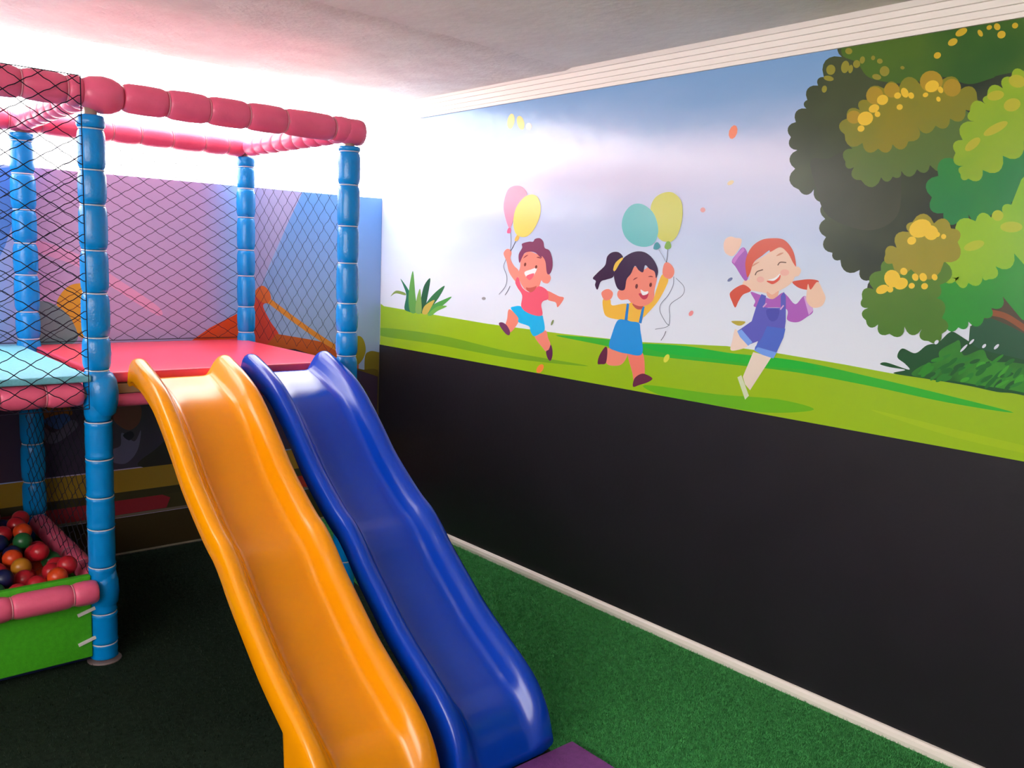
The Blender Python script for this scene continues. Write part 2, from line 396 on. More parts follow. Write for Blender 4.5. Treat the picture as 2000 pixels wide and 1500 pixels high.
D('shoe', [(158,800),(265,803),(240,832),(200,832)], (176,160,62))
D('shoe', [(205,1245),(236,1228),(296,1390),(266,1422)], (206,214,176), mode=None)
D('overalls', [(352,690),(395,585),(432,600),(420,690),(450,695),(548,695),(548,600),(572,568),(588,600),(588,800),(570,930),(505,1070),(420,1052),(340,1032),(368,958),(300,985),(203,880),(318,800)], (92,92,184), mode=None)
D('pocket', [(438,708),(532,708),(522,780),(480,802),(445,770)], (78,78,170))
D('trouser_leg', [(345,1005),(400,930),(440,840),(585,860),(570,930),(505,1070),(420,1052),(340,1032)], (78,104,196), mode=None)
D('cuff', [(203,880),(238,866),(325,968),(290,995),(225,925)], (120,158,228), mode=None)
D('cuff', [(338,1032),(366,1006),(515,1048),(490,1096),(400,1066)], (112,154,228), mode=None)
D('neck', [(440,565),(480,590),(530,560),(522,600),(480,626),(442,602)], (228,172,146))
D('hair', [(282,450),(268,350),(285,270),(330,200),(400,155),(480,143),(560,150),(612,190),(652,260),(670,365),(645,335),(605,262),(545,215),(470,250),(455,240),(400,282),(335,335),(305,420)], (208,86,62))
D('mouth', [(438,482),(490,474),(542,432),(538,472),(490,506),(458,498)], (214,84,62))
D('teeth', [(448,474),(500,458),(542,425),(530,452),(492,480)], (252,240,232))
for q in ([(345,436),(362,408),(408,392)], [(524,358),(545,334),(592,336)]):
    D('eye', stroke(q, 8), (112,82,66), mode=None)
D('eyebrow', [(318,370),(340,345),(382,330),(350,352)], (208,146,120)); D('eyebrow', [(512,285),(540,262),(572,258),(545,276)], (208,146,120))
D('cheek', oval(388,470,30,24), (236,176,160), mode=None); D('cheek', oval(580,415,36,26), (236,176,160), mode=None)
D('buckle', stroke([(408,690),(436,658)], 11), (206,160,206), mode=None); D('buckle', stroke([(545,708),(572,675)], 11), (206,160,206), mode=None)

LAY[0] = 12
# butterfly and confetti
bf = decal('printed_butterfly', oval(998,237,7,15,.15), (228,196,110), mural, mode=None)
decal('wing', oval(1017,240,7,14,-.25), (232,190,90), bf, mode=None)
decal('wing', oval(1033,247,6,7,0), (230,205,190), bf, mode=None)
for x, y, a, b, r, c in [(1432,258,8,14,.3,(232,128,96)),(930,382,6,4,.5,(206,200,196)),(848,452,4,3,0,(200,196,196)),(945,583,4,3,0,(150,150,150)),(1373,410,5,5,.4,(214,150,150)),(1427,357,7,4,-.5,(222,200,160)),
                         (1426,546,6,3,-.6,(112,120,160)),(1350,612,4,6,.6,(228,140,140)),(1302,700,5,9,.5,(214,214,70)),(1055,720,6,10,.6,(240,132,62)),(1079,630,2,6,.4,(120,140,90)),(1082,290,5,4,0,(222,216,214))]:
    decal('printed_confetti', oval(x, y, a, b, r, 10), c, mural, mode=None)

# --- tree
def foliage_mat(name, c0, c1, scale=2.4):
    m = bpy.data.materials.new(name); m.use_nodes = True; nt = m.node_tree; p = nt.nodes['Principled BSDF']
    p.inputs['Roughness'].default_value = GL; p.inputs['Specular IOR Level'].default_value = .5
    g = nt.nodes.new('ShaderNodeNewGeometry'); n = nt.nodes.new('ShaderNodeTexNoise'); n.inputs['Scale'].default_value = scale; n.inputs['Detail'].default_value = 3
    r = nt.nodes.new('ShaderNodeValToRGB'); r.color_ramp.elements[0].position = .36; r.color_ramp.elements[1].position = .64
    r.color_ramp.elements[0].color = (*[x*KL for x in lin(c0)], 1); r.color_ramp.elements[1].color = (*[x*KL for x in lin(c1)], 1)
    nt.links.new(g.outputs['Position'], n.inputs['Vector']); nt.links.new(n.outputs[0], r.inputs[0]); nt.links.new(r.outputs[0], p.inputs['Base Color'])
    return m
LAY[0] = 12; TA = (1500, 30, 3.572); TB = (1500, 400, 3.572)
def tp(tr, pts): return [(tr[0]+a/tr[2], tr[1]+b/tr[2]) for a, b in pts]
edge = tp(TA, [(535,180),(515,290),(390,430),(350,490),(275,590),(268,650),(195,745),(160,850),(205,940),(190,1070),(215,1215),(320,1215),(420,1295),(400,1420)]) + \
       tp(TB, [(405,225),(450,335),(505,385),(640,455),(715,525),(760,640)])
sc_edge = scallop(edge + [(1850, 640)], .36)[:len(edge)*6-5]
tree = decal('printed_tree', [Vector((1652, 60))] + sc_edge + [(1760,580),(1895,612),(1908,690),(2000,760),(2300,818),(2700,890),(2700,-200)], foliage_mat('print_dark_foliage', (40,50,38), (64,74,44)), mural, mode=None)
def fol(pts, c, tr, mode='scallop'): 
    return decal('foliage', pts, c, tree, tr, mode=mode)
fol([(535,190),(520,280),(620,330),(700,430),(860,470),(1000,470),(1220,430),(1400,480),(1560,440),(1700,400),(2600,250),(2600,-400),(700,160)], foliage_mat('print_green_foliage', (46,88,34), (74,104,32)), TA, 'spline')
fol([(300,1010),(420,1000),(560,960),(900,1080),(930,1150),(900,1400),(700,1500),(420,1400),(330,1180)], foliage_mat('print_hazed_foliage', (62,66,48), (50,58,42)), TA, 'spline')  # greyish patch painted in to imitate window haze over the tree
fol([(590,930),(540,1020),(600,1060),(650,1150),(790,1130),(870,1125),(930,1085),(1040,1075),(1130,1045),(1300,1000),(1410,900),(1430,740),(1300,700),(900,800),(600,860)], foliage_mat('print_mid_foliage', (78,106,50), (92,110,42)), TA)
fol([(550,720),(640,660),(690,590),(810,510),(915,500),(1060,480),(1215,450),(1340,520),(1460,580),(1380,660),(1270,720),(1170,770),(1040,770),(980,880),(870,900),(770,930),(660,890),(535,830)], foliage_mat('print_olive_foliage', (134,124,30), (116,122,40), 3), TA)
for x, y, rx, ry in [(745,560,60,62),(865,522,55,52),(1140,462,80,76),(1285,505,62,62),(600,710,50,46)]:
    decal('blossom', oval(x, y, rx, ry), (166,136,36), tree, TA, mode=None)
for x, y, rx, ry in [(680,720,55,48),(740,650,38,28),(800,590,40,35),(955,540,25,36),(905,560,25,22),(1000,560,20,23),(1145,495,50,40),(1205,520,18,24),(1100,555,20,16),(1190,585,15,18),(920,640,22,20),(765,690,20,20),(650,790,25,22)]:
    decal('blossom', oval(x, y, rx, ry, -.4), (224,184,52), tree, TA, mode=None)
for x, y, rx, ry in [(1350,118,45,24),(1290,187,36,24),(1183,280,26,22),(1600,80,22,25),(1630,135,30,26),(1725,72,22,20),(1545,85,20,16),(1482,125,16,26)]:
    decal('blossom', oval(x, y, rx, ry, -.5), (200,166,44), tree, TA, mode=None)
for x, y, rx, ry in [(565,250,25,22),(440,380,32,36),(540,360,28,44),(578,375,16,30),(620,340,25,28),(660,312,18,26),(735,297,14,16),(815,390,34,36),(760,430,32,20),(782,320,20,18),(425,440,36,18),(395,515,18,25),(940,366,15,12)]:
    decal('blossom', oval(x, y, rx, ry, .2), (140,134,46), tree, TA, mode=None)
fol([(1320,1010),(1190,1120),(1145,1270),(1225,1380),(1330,1445),(1400,1390),(1560,1390),(1700,1300),(2400,1100),(2400,760),(1786,860)], foliage_mat('print_deep_green_foliage', (30,122,62), (52,136,48)), TA)
fol([(2400,200),(1786,390),(1700,430),(1640,510),(1530,560),(1520,620),(1410,670),(1440,740),(1360,870),(1310,960),(1370,1050),(1345,1110),(1400,1140),(1500,1080),(1640,980),(1786,880),(2400,600)], foliage_mat('print_lime_foliage', (126,164,36), (152,174,36), 3), TA)
for x, y, rx, ry, r in [(1705,625,60,45,-.3),(1590,790,95,30,-.5),(1430,900,66,30,-.7),(1740,460,60,45,.2),(1590,560,60,34,-.2)]:
    decal('blossom', oval(x, y, rx, ry, r), (176,172,44), tree, TA, mode=None)
# trunk, dark hollow, branch
decal('trunk', [(1410,850),(1510,780),(1560,700),(1640,620),(2300,560),(2300,1300),(1786,1120),(1500,960),(1430,920)], (74,64,46), tree, TB, mode=None)
decal('hollow', [(1410,860),(1460,800),(1560,790),(1700,850),(1900,960),(2300,1080),(2300,1300),(1640,1080),(1400,980)], (34,82,56), tree, TB, mode=None)
decal('branch', stroke([(1530,748),(1640,770),(1740,825),(1900,940)], 42), (136,76,44), tree, TB, mode=None)
fol([(1786,340),(1720,345),(1590,430),(1500,530),(1390,560),(1240,480),(1100,620),(1080,760),(1200,790),(1240,840),(1330,855),(1400,815),(1510,790),(1560,720),(1640,640),(2300,560),(2300,300)], foliage_mat('print_emerald_foliage', (36,136,48), (44,150,40)), TB)
fol([(2300,-120),(1700,0),(1640,60),(1560,90),(1450,115),(1310,210),(1240,400),(1200,480),(1340,500),(1325,555),(1400,545),(1500,495),(1540,520),(1590,430),(1720,340),(2300,250)], foliage_mat('print_lime_foliage', (122,176,36), (142,184,36), 3), TB)
for x, y, rx, ry, r in [(1605,75,40,38,0),(1700,155,78,38,0),(1440,285,74,32,-.3)]:
    decal('blossom', oval(x, y, rx, ry, r), (172,184,44), tree, TB, mode=None)
fol([(660,655),(740,590),(790,460),(880,400),(1230,390),(1200,560),(1130,650),(1215,790),(1215,900),(1120,950),(1075,868),(955,850),(850,900),(770,835),(685,805),(700,720)], foliage_mat('print_moss_foliage', (70,116,36), (86,124,40), 3), TB)
fol([(820,350),(900,300),(985,190),(1010,120),(1160,130),(1280,165),(1325,260),(1230,400),(1000,450),(870,410)], foliage_mat('print_gold_foliage', (166,146,42), (146,138,40), 3), TB)
for x, y, rx, ry in [(1065,165,80,62),(1140,195,50,52),(1005,250,32,28),(870,515,56,62),(930,550,50,40),(800,590,46,30),(950,465,25,26),(1030,505,22,27),(1085,505,26,30),(1165,505,20,23),(1005,565,22,20),(1095,568,24,22),(855,590,22,22),(1185,207,18,18),(1228,222,18,18)]:
    decal('blossom', oval(x, y, rx, ry, -.4), (232,192,54), tree, TB, mode=None)
# bush
bush = decal('printed_bush', [(785,1112),(830,1100),(985,1150),(960,1110),(905,1062),(940,1002),(1030,1035),(1110,980),(1190,960),(1255,900),(1290,885),(1330,905),(1400,950),(1500,1010),(1786,1080),(2300,1200),(2300,1480),(1786,1330),(1600,1305),(1400,1262),(1100,1212),(880,1176),(960,1152),(850,1132)], (26,78,42), mural, TB)
decal('leaf', [(1010,1190),(1080,1120),(1190,1090),(1200,1020),(1300,960),(1340,950),(1370,1050),(1500,1010),(1560,1090),(1786,1110),(2300,1230),(2300,1440),(1786,1310),(1500,1262),(1250,1222)], foliage_mat('print_bush_leaf', (34,96,38), (52,136,42), 6), bush, TB)
random.seed(3)
for i in range(46):
    x = random.uniform(1060, 1790); t = (x-1060)/730
    y = random.uniform(1010+90*t, 1190+90*t) if x > 1180 else random.uniform(1120, 1190)
    g = random.choice([(44,132,40),(60,152,44),(30,104,40),(40,122,44),(28,88,40)])
    decal('leaf', oval(x, y, random.uniform(34, 60), random.uniform(11, 18), random.uniform(-.9, -.2)), g, bush, TB, mode=None)
for x, y, rx, ry in [(1370,1000,36,8),(1425,955,24,8),(1512,985,18,10),(1598,990,24,10),(1180,958,18,12)]:
    decal('sky_gap', oval(x, y, rx, ry, -.8), (206,212,224), bush, TB, mode=None)
random.seed(11)

# ------------------------------------------------------------------ printed banner on the back parapet
LAY[0] = 0
def banner_mat():
    m = bpy.data.materials.new('printed_banner'); m.use_nodes = True; nt = m.node_tree; p = nt.nodes['Principled BSDF']
    p.inputs['Roughness'].default_value = .45
    g = nt.nodes.new('ShaderNodeNewGeometry'); sep = nt.nodes.new('ShaderNodeSeparateXYZ'); nt.links.new(g.outputs['Position'], sep.inputs[0])
    mr = nt.nodes.new('ShaderNodeMapRange'); mr.inputs[1].default_value = .4; mr.inputs[2].default_value = 2.74
    nt.links.new(sep.outputs['X'], mr.inputs[0])
    r = nt.nodes.new('ShaderNodeValToRGB'); cr = r.color_ramp
    st = [(0,(150,176,224)),(.17,(150,172,222)),(.24,(182,160,200)),(.55,(176,158,202)),(.62,(140,166,212)),(1,(112,164,216))]
    while len(cr.elements) < len(st): cr.elements.new(.5)
    for e, (a, c) in zip(cr.elements, st): e.position = a; e.color = (*[x*KB for x in lin(c)], 1)
    nt.links.new(mr.outputs[0], r.inputs[0]); nt.links.new(r.outputs[0], p.inputs['Base Color'])
    return m
KB = 1.12
ban = box('printed_banner', (XL+.05, XW-.002, YB-.001, YB+.011, .001, ZP), banner_mat(), bevel=.004)
tag(ban, 'printed lavender and blue vinyl banner covering the low wall behind the play frame', 'banner')
def B(n, pts, c, mode='spline', k=KB): return decal(n, pts, pmat(c, k), ban, None, 'y', mode=mode)
def bw(pts): # world x,z -> keep helper for shapes given in metres
    return pts
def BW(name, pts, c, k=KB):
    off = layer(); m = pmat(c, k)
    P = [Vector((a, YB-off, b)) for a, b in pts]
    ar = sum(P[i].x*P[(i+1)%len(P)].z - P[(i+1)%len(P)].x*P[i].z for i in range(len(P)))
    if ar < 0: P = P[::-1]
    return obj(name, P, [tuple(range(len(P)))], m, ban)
# lavender field widening to the right, blue rainbow arc, pale band
B('lavender_arc', [(470,366),(500,366),(590,376),(560,440),(525,520),(500,590),(470,640)], (168,164,206), None)
def fade_mat(name, c0, c1, z0, z1):
    m = bpy.data.materials.new(name); m.use_nodes = True; nt = m.node_tree; p = nt.nodes['Principled BSDF']
    p.inputs['Roughness'].default_value = .4
    g = nt.nodes.new('ShaderNodeNewGeometry'); sep = nt.nodes.new('ShaderNodeSeparateXYZ'); nt.links.new(g.outputs['Position'], sep.inputs[0])
    mr = nt.nodes.new('ShaderNodeMapRange'); mr.inputs[1].default_value = z0; mr.inputs[2].default_value = z1; nt.links.new(sep.outputs['Z'], mr.inputs[0])
    r = nt.nodes.new('ShaderNodeValToRGB'); r.color_ramp.elements[0].color = (*[x*KB for x in lin(c0)], 1); r.color_ramp.elements[1].color = (*[x*KB for x in lin(c1)], 1)
    nt.links.new(mr.outputs[0], r.inputs[0]); nt.links.new(r.outputs[0], p.inputs['Base Color']); return m
decal('blue_arc', [(590,376),(700,384),(748,388),(748,800),(500,740),(480,640),(505,580),(530,520),(560,440)], fade_mat('printed_blue_fade', (150,170,208), (96,150,214), 1.05, 1.75), ban, None, 'y', mode=None)
B('pink_arc', [(75,470),(160,500),(230,545),(310,600),(305,615),(225,565),(150,520),(75,492)], (214,166,204))
B('blue_patch', [(-10,330),(20,326),(30,420),(10,480),(-10,520)], (96,140,212), None)
# hills and shapes
B('yellow_tree', [(112,600),(118,575),(140,556),(170,558),(185,600),(180,650),(160,660),(140,640)], (206,166,56))
B('grey_hill', [(60,600),(85,588),(115,600),(140,625),(150,665),(100,680),(50,680)], (112,148,150))
B('orange_hill', [(370,668),(410,640),(460,614),(500,600),(500,690),(370,690)], (214,80,36), None)
B('red_tower', [(485,600),(497,570),(512,558),(526,570),(528,588),(518,592),(514,600),(528,628),(545,655),(545,690),(470,690)], (214,66,56))
B('orange_cap', [(497,572),(512,558),(526,570),(529,590),(518,592),(508,588)], (224,104,44))
B('orange_ground', [(540,652),(600,662),(650,672),(700,690),(700,730),(480,720)], (196,92,44), None)
B('orange_rope', stroke([(526,588),(575,625),(625,660),(660,682)], 10), (222,140,58), None)
B('olive_bush', [(690,668),(700,656),(710,664),(714,685),(706,705),(690,715)], (140,128,40))
B('olive_bush', [(712,700),(722,686),(740,688),(748,690),(748,800),(735,800),(715,760)], (120,108,36))
B('olive_bush', [(690,735),(710,722),(748,740),(748,900),(700,860)], (96,84,34))
# lower part of the banner, print colours darkened for the shade under the deck
BW('shaded_field', [(XL+.06,.43),(XW-.01,.43),(XW-.01,.80),(2.2,.98),(1.4,1.02),(XL+.06,1.02)], (64,52,72))
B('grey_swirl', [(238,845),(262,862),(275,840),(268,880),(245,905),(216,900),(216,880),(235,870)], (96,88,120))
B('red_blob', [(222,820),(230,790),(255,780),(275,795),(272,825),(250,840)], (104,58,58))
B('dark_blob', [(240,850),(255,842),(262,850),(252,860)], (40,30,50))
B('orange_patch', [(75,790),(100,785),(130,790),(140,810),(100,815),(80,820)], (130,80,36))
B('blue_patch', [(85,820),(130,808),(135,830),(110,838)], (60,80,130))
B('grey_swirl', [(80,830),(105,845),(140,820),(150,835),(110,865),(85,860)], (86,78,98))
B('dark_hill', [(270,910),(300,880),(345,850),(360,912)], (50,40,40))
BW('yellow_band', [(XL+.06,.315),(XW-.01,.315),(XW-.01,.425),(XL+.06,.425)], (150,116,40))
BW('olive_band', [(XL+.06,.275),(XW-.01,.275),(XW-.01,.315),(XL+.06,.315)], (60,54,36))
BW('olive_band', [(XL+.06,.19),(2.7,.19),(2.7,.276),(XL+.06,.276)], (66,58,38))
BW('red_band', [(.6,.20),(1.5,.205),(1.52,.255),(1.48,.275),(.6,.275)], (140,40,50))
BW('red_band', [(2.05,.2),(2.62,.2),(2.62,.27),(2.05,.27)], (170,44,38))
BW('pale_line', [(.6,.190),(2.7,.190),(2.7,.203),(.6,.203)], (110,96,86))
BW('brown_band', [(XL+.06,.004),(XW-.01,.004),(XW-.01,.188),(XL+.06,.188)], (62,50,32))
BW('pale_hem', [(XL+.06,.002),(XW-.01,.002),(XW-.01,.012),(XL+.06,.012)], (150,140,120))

# ------------------------------------------------------------------ play frame
M_blue = mat('blue_vinyl_foam', (0,124,196), .24, .5, .10, 130, var=.05, vscale=20, k=1.3)
M_pink = mat('pink_vinyl_foam', (218,86,118), .32, .5, .10, 120, var=.05, vscale=20, k=1.4)
M_steel = mat('galvanised_pipe', (178,164,146), .4, .5, metal=.6)
M_tie = mat('clear_cable_tie', (206,216,226), .4, .5)
M_tiep = mat('pink_cable_tie', (222,140,156), .4, .5)
M_red = mat('red_vinyl_pad', (228,70,92), .24, .5, .05, 10, k=1.1)
M_turq = mat('turquoise_foam_mat', (120,196,214), .6, .4, .3, 300, var=.08, vscale=120)
M_green = mat('green_panel', (66,164,28), .55, .4, .15, 200, var=.10, vscale=60, k=1.3)
M_wood = mat('pale_timber', (186,150,104), .6, .3, .1, 30)
M_net = mat('black_net_cord', (24,22,40), .8, .2)
pf = empty('play_frame', (1.38, 3.7, 0))
tag(pf, 'soft play frame with blue padded posts, pink padded beams and black netting', 'play frame')
R0 = .0445
def sleeve_prof(L, R=R0, pinch=.86):
    s = min(.020 if pinch > .9 else .030, L*.25); q = R*pinch
    return [(.0012,q*.9),(.002,q),(s*.35,R*(pinch+.09)),(s*.8,R*.985),(s*1.6,R),(L*.5,R*random.uniform(1.0,1.025)),(L-s*1.6,R),(L-s*.8,R*.985),(L-s*.35,R*(pinch+.09)),(L-.002,q),(L-.0012,q*.9)]
def padded(name, p0, d, joints, m, mt, pipe0, pipe1, R=R0, tie_tilt=0, skip=(), soft=-9):
    """pipe from pipe0 to pipe1 along d, foam sleeves between joints, cable ties at the joints."""
    d = Vector(d).normalized(); p0 = Vector(p0)
    b = lathe(name, p0, d, [(pipe0,.020),(pipe0+.001,.021),(pipe1-.001,.021),(pipe1,.020)], M_steel, pf, 16)
    for i in range(len(joints)-1):
        if i in skip: continue
        a, c = joints[i], joints[i+1]
        if c-a < .012: continue
        o = lathe('foam_sleeve', p0, d, [(a+t, r) for t, r in sleeve_prof(c-a, R*random.uniform(.985,1.02), .95 if c < soft else .83)], m, b, 20)
    for j in joints[1:-1]:
        v, f = torus_vf(p0+d*j, d, R*(.955 if j < soft else .85), .0019, tilt=tie_tilt)
        obj('cable_tie', v, f, mt, b, True)
    return b
X1, X2, Y1, Y3 = .888, 1.876, 3.22, 4.215
j1 = [.012,.069,.185,.358,.498,.614,.751,.885,1.067,1.181,1.333,1.479,1.631,1.747,1.882,1.927]
j2 = [.012,.18,.33,.48,.63,.78,.93,1.077,1.177,1.297,1.463,1.614,1.78,1.914,1.936]
j3 = [.012,.15,.30,.45,.62,.78,.95,1.09,1.218,1.372,1.500,1.660,1.80,1.905,1.955]
j4 = [.012,.15,.30,.45,.62,.78,.93,1.083,1.2,1.357,1.491,1.631,1.78,1.915,1.95]
p1 = padded('post', (X1,Y1,0), (0,0,1), j1, M_blue, M_tie, 0, 1.99, .0455, .002, soft=.95)
padded('post', (X2,Y1,0), (0,0,1), j2, M_blue, M_tie, 0, 1.99, .0455)
padded('post', (X2,Y3,0), (0,0,1), j3, M_blue, M_tie, 0, 1.99, .0445)
padded('post', (X1,Y3,0), (0,0,1), j4, M_blue, M_tie, 0, 1.99, .048)
padded('post', (X1-.99,Y1,0), (0,0,1), j4, M_blue, M_tie, 0, 1.99)
padded('post', (X1-.99,Y3,0), (0,0,1), j4, M_blue, M_tie, 0, 1.99)
for x, y in ((X1,Y1),(X2,Y1),(X2,Y3),(X1,Y3),(X1-.99,Y1),(X1-.99,Y3)):
    lathe('base_plate', (x,y,0), (0,0,1), [(.0005,.058),(.004,.058),(.006,.055),(.008,.040),(.011,.036)], mat('worn_steel', (150,128,126), .5, .5, metal=.5), pf, 20)
# padding bulges where the deck meets the near post
lathe('foam_sleeve', (X1+.012,Y1-.004,.90), (0,0,1), [(0,.03),(.012,.044),(.05,.053),(.09,.056),(.13,.050),(.155,.036)], M_blue, p1, 20)
lathe('foam_sleeve', (X1+.004,Y1-.002,.20), (0,0,1), [(0,.035),(.02,.047),(.06,.051),(.10,.048),(.14,.040)], M_blue, p1, 20)
ZB = 1.998
# top beams
padded('beam', (0,Y1,ZB), (1,0,0), [-.12,.02,.17,.33,.49,.68,.814,.862], M_pink, M_tiep, -.15, 1.93, .050)
b1 = padded('beam', (0,Y1,ZB), (1,0,0), [.99,1.14,1.287,1.437,1.588,1.795,1.87], M_pink, M_tiep, .9, 1.90, .051)
lathe('foam_sleeve', (.855,Y1,ZB-.002), (1,0,0), [(0,.030),(.006,.044),(.03,.056),(.07,.062),(.10,.058),(.125,.047),(.132,.040)], M_pink, b1, 20)
lathe('foam_sleeve', (1.835,Y1,ZB-.004), (1,0,0), [(0,.030),(.004,.046),(.03,.052),(.075,.053),(.092,.050),(.094,.03)], M_pink, b1, 20)
padded('beam', (0,Y3,ZB), (1,0,0), [-.08,.06,.22,.37,.53,.68,.84,.965,1.133,1.25,1.371,1.513,1.665,1.778,1.86], M_pink, M_tiep, -.1, 1.88, .047)
padded('beam', (X2,0,ZB), (0,1,0), [3.27,3.36,3.46,3.56,3.66,3.76,3.86,3.96,4.06,4.17], M_pink, M_tiep, 3.22, 4.21, .044)
padded('beam', (X1,0,ZB), (0,1,0), [3.27,3.36,3.46,3.56,3.66,3.76,3.86,3.96,4.06,4.18], M_pink, M_tiep, 3.22, 4.21, .044)
# beams under the deck
padded('beam', (0,Y1,.985), (1,0,0), [-.06,.10,.26,.42,.58,.72,.838], M_pink, M_tiep, -.1, .88, .043)
padded('beam', (0,Y1+.03,.948), (1,0,0), [.945,1.1,1.27,1.43,1.6,1.82], M_pink, M_tiep, .9, 1.87, .0235)
padded('beam', (0,Y3,.96), (1,0,0), [-.06,.1,.28,.45,.62,.83], M_pink, M_tiep, -.1, 1.87, .042)
padded('beam', (X1,0,.955), (0,1,0), [3.28,3.45,3.62,3.8,3.98,4.15], M_pink, M_tiep, 3.22, 4.21, .042)
padded('beam', (X2,0,.955), (0,1,0), [3.28,3.45,3.62,3.8,3.98,4.15], M_pink, M_tiep, 3.22, 4.21, .042)
# low rails of the ball pit
padded('beam', (0,Y1-.045,.282), (1,0,0), [-.05,.16,.38,.585,.775,.858], M_pink, M_tiep, -.1, .86, .043)
padded('beam', (X1,0,.275), (0,1,0), [3.28,3.46,3.64,3.82,4.0,4.16], M_pink, M_tiep, 3.22, 4.21, .040)
# decks
dk = box('deck', (X1+.02, X2-.0, Y1+.03, Y3+.05, 1.012, 1.05), M_red, pf, bevel=.008)
box('timber_bar', (X1+.03, X2-.04, Y1+.035, Y1+.075, .972, 1.008), M_wood, pf, bevel=.003)
o_turq = box('deck', (X1-1.0, X1-.03, Y1-.045, Y3+.05, 1.03, 1.055), M_turq, pf, bevel=.006)
# corner notches are covered by the posts; green pit panels
gp = box('pit_panel', (X1-.99, X1-.045, Y1-.022, Y1+.004, .03, .335), M_green, pf, bevel=.004)
box('pit_panel', (X1-.014, X1+.012, Y1+.05, Y3-.05, .0, .235), M_green, pf, bevel=.004)
box('pit_panel', (X1-1.0, X1-.975, Y1+.05, Y3-.05, .0, 1.02), M_green, pf, bevel=.004)  # unseen end panel, added to block light from the left
box('pit_cushion', (X1-.98, X1-.02, Y1+.01, Y3+.06, .005, .205), mat('dark_blue_cushion', (30,40,90), .6), pf, bevel=.01)
for z in (.205, .095):
    v, f = [], []
    ov, of = box_vf(-.030, .030, -.003, .003, -.0055, .0055)
    rot = Matrix.Rotation(-.28, 3, 'Y')
    obj('cable_tie', [rot @ Vector(q) + Vector((X1-.064, Y1-.027, z)) for q in ov], of, mat('white_cable_tie', (232,226,220), .4), gp)
# netting
def net(o3, u, v, U, V, pu=.10, pv=.064, r=.0012, border=True):
    o3, u, v = Vector(o3), Vector(u).normalized(), Vector(v).normalized(); n = u.cross(v)
    VV, FF = [], []
    def tube(P, rad):
        b = len(VV)
        for i, p in enumerate(P):
            d = (P[min(i+1, len(P)-1)] - P[max(i-1, 0)]).normalized(); a = n; c = d.cross(a).normalized()
            for q in (a, c, -a, -c): VV.append(p + q*rad)
        for i in range(len(P)-1):
            for j in range(4): FF.append((b+i*4+j, b+i*4+(j+1) % 4, b+i*4+4+(j+1) % 4, b+i*4+4+j))
    s = pv/pu
    for sg in (1, -1):
        k0 = -int((U*s)/pv) - 2; k1 = int(V/pv) + int(U*s/pv) + 3
        for k in range(k0, k1):
            c0 = k*pv if sg > 0 else k*pv
            pts = []
            nst = int(U/(pu/2)) + 1
            for i in range(nst*3+1):
                uu = min(U, i*pu/6); vv = c0 + sg*s*uu
                if vv < -1e-6 or vv > V+1e-6: 
                    if pts: break
                    continue
                ph = i % 3
                w = (.0018 if ph == 1 else (-.0018 if ph == 2 else 0))*sg
                pts.append(o3 + u*min(U, max(0, uu)) + v*min(V, max(0, vv+w)) + n*(random.uniform(-.002, .002)))
                if uu >= U: break
            if len(pts) > 1: tube(pts, r)
    if border:
        for a, b in (((0,0),(U,0)),((U,0),(U,V)),((U,V),(0,V)),((0,V),(0,0))):
            P = [o3 + u*(a[0]+(b[0]-a[0])*t/12) + v*(a[1]+(b[1]-a[1])*t/12) for t in range(13)]
            tube(P, .0016)
    return obj('net', VV, FF, M_net, pf)
net((.02,Y1-.056,.94), (1,0,0), (0,0,1), .825, 1.10, r=.0015)
net((-.05,Y3+.048,1.06), (1,0,0), (0,0,1), X2+.05, .93)
net((X2+.047,Y1+.04,1.06), (0,1,0), (0,0,1), Y3-Y1, .93, pv=.085, r=.001, border=False)
net((X1-.03,Y1+.05,.30), (0,1,0), (0,0,1), Y3-Y1-.09, .62, border=False)

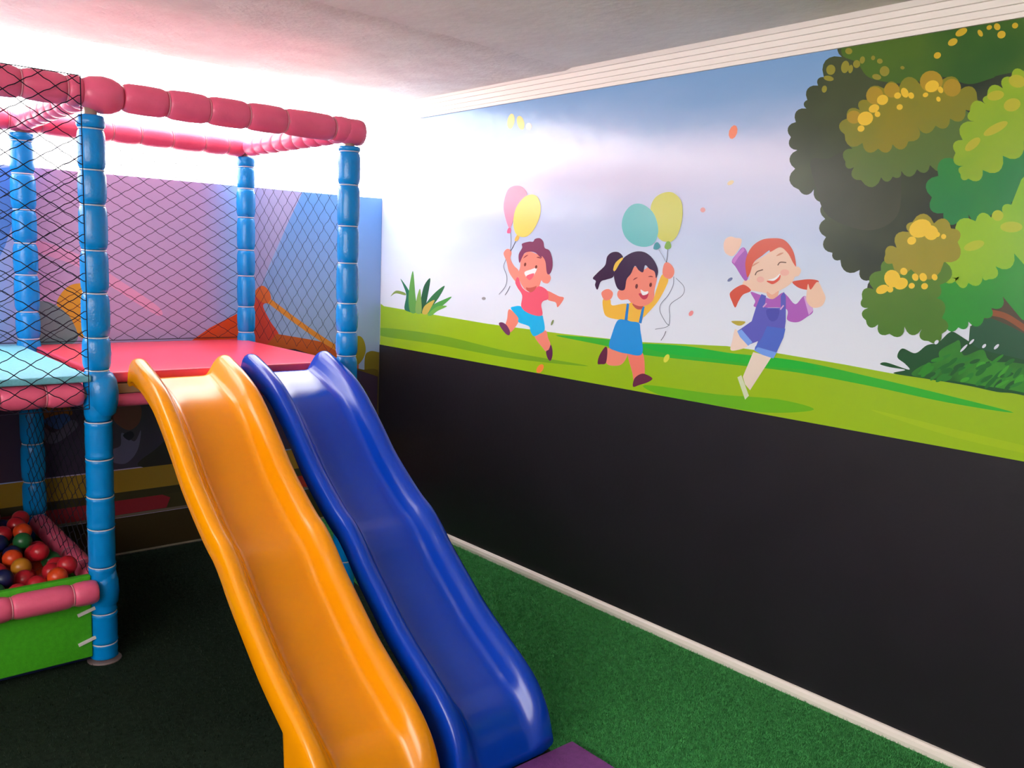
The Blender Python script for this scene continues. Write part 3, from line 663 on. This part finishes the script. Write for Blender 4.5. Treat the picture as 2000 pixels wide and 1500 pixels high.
# ------------------------------------------------------------------ slides
RIM = [(3.226,1.082),(3.214,1.098),(3.185,1.104),(3.14,1.092),(3.05,1.062),(2.95,1.018),(2.86,.955),(2.76,.868),(2.66,.776),(2.51,.672),(2.43,.630),(2.365,.580),(2.31,.528),(2.21,.450),(2.11,.375),(2.0,.310),(1.90,.252),(1.84,.200),(1.80,.135),(1.776,.058)]
def slide(name, xc, hw, m, label, dy=0):
    q = [RIM[0]] + RIM + [(2*RIM[-1][0]-RIM[-2][0], 2*RIM[-1][1]-RIM[-2][1])]; path = []
    for i in range(1, len(q)-2):
        for s in range(6):
            t = s/6; p0, p1_, p2_, p3 = (Vector(a) for a in q[i-1:i+3])
            path.append(.5*((2*p1_)+(p2_-p0)*t+(2*p0-5*p1_+4*p2_-p3)*t*t+(3*p1_-p0-3*p2_+p3)*t**3))
    path.append(Vector(RIM[-1]))
    half = [(0,0),(.25,0),(.44,0),(.51,.03),(.56,.12),(.61,.32),(.66,.57),(.71,.78),(.76,.92),(.81,.98),(.86,1.0),(.915,.985),(.96,.92),(.99,.78),(1.008,.5),(1.01,.05)]
    V, F = [], []; N = None; seq = []
    for i, p in enumerate(path):
        d = (path[min(i+1, len(path)-1)] - path[max(i-1, 0)]).normalized()     # heading down the slide (-y)
        nrm = Vector((d.y, -d.x))
        if i < 14: nrm = Vector((-.20, 1)).normalized()
        if nrm.y < 0: nrm = -nrm
        y = p.x
        end = max(0., min(1., (1.90-y)/.124))
        nrm = (nrm*(1-end) + Vector((-.25, 1)).normalized()*end).normalized()
        h = .078 - .045*end
        ground = y < 1.965
        fl = p - nrm*h
        top, bot = [], []
        for u, k in half:
            a = fl + nrm*(k*h); top.append((u, a))
        lipb = p - nrm*.088; und = fl - nrm*.022
        bots = [(.97, lipb), (.90, lipb + nrm*.004), (.80, und), (.5, und), (0, und)]
        if ground: bots = [(u, Vector((a.x if a.x > 1.776 else 1.778, .006))) for u, a in bots]
        sec = [(u, Vector((max(a.x, 1.772), max(a.y, .006)))) for u, a in top + bots]
        ring = [(xc + u*hw, a.x, a.y) for u, a in sec] + [(xc - u*hw, a.x, a.y) for u, a in sec[-2:0:-1]]
        N = len(ring); V += ring
    K_ = len(path)
    for j in range(K_-1):
        for i in range(N): F.append((j*N+i, j*N+(i+1) % N, (j+1)*N+(i+1) % N, (j+1)*N+i))
    F.append(tuple(range(N))[::-1]); F.append(tuple((K_-1)*N+i for i in range(N)))
    o = obj(name, V, F, m, None, True)
    bm = bmesh.new(); bm.from_mesh(o.data); bmesh.ops.recalc_face_normals(bm, faces=bm.faces[:]); bm.to_mesh(o.data); bm.free()
    for p in o.data.polygons: p.use_smooth = True
    o.data.set_sharp_from_angle(angle=math.radians(50))
    tag(o, label, 'slide', 'two slides side by side')
    return o
M_yel = mat('yellow_plastic', (242,144,0), .20, .5, .02, 8, k=1.15)
M_sbl = mat('blue_plastic', (0,58,176), .20, .5, .02, 8, k=1.1)
slide('slide', 1.178, .182, M_yel, 'yellow plastic wavy slide nearest the ball pit')
slide('slide', 1.598, .182, M_sbl, 'blue plastic wavy slide nearest the black wall')

# purple landing mat
pm = box('landing_mat', (.92, 1.852, 1.15, 1.768, .001, .022), mat('purple_foam', (124,62,132), .7, .3, .2, 150, var=.1, vscale=50), None, .005)
tag(pm, 'purple foam landing mat at the foot of the blue slide', 'mat')

# ------------------------------------------------------------------ balls
def ball_mesh(rgb):
    bm = bmesh.new(); bmesh.ops.create_icosphere(bm, subdivisions=3, radius=.0345)
    me = bpy.data.meshes.new('ball'); bm.to_mesh(me); bm.free()
    for p in me.polygons: p.use_smooth = True
    me.materials.append(mat('ball_plastic', rgb, .3, .5, k=1.2)); return me
BC = {'red': (176,30,42), 'orange': (206,66,26), 'green': (36,96,52), 'dark blue': (22,26,70), 'yellow': (180,116,30)}
BM = {k: ball_mesh(c) for k, c in BC.items()}
random.seed(5); spots = []
RB = .0345
for n in range(190):
    best = None
    for q in range(10):
        x = random.uniform(X1-.50, X1-.085); y = random.uniform(Y1+.046, Y3-.02)
        if y > Y3-.09 and x > X1-.13: continue
        z = .206 + RB
        for a, b, c, _ in spots:
            d2 = (a-x)**2 + (b-y)**2
            if d2 < 4.04*RB*RB: z = max(z, c + math.sqrt(4.04*RB*RB - d2))
        if best is None or z < best[2]: best = (x, y, z)
    if best and best[2] < .345: spots.append((*best, best[2] > .27))
def near(p): return min(range(len(spots)), key=lambda i: (Vector(spots[i][:3])-Vector(p)).length)
named = {near((.80,3.29,.31)): ('orange', 'orange ball closest to the blue front post, just behind the green pit edge'),
         near((.645,3.42,.30)): ('green', 'green ball against the front edge of the pit, nearest the left of the picture')}
for i, (x, y, z, L) in enumerate(spots):
    c = random.choices(['red','orange','green','dark blue','yellow'], [10,5,2,4,1])[0]; lab = '%s plastic ball in the ball pit under the turquoise deck' % c
    if i in named: c, lab = named[i]
    o = bpy.data.objects.new('pit_ball', BM[c]); COL.objects.link(o); o.location = (x, y, z)
    o.rotation_euler = (random.random()*3, random.random()*3, 0)
    tag(o, lab, 'ball', 'balls in the ball pit')
boy['label'] = 'printed boy in a pink shirt and turquoise shorts holding two balloons'
girl['label'] = 'printed girl with a ponytail in a blue dress holding two balloons'
gir2['label'] = 'printed red-haired girl in blue dungarees with raised arms'
tree['label'] = 'printed leafy green tree with yellow blossoms'
dk['label'] = 'red vinyl deck behind the slides'; o_turq['label'] = 'turquoise foam deck above the ball pit'; gp['label'] = 'green front panel of the ball pit'
bpy.context.view_layer.update()
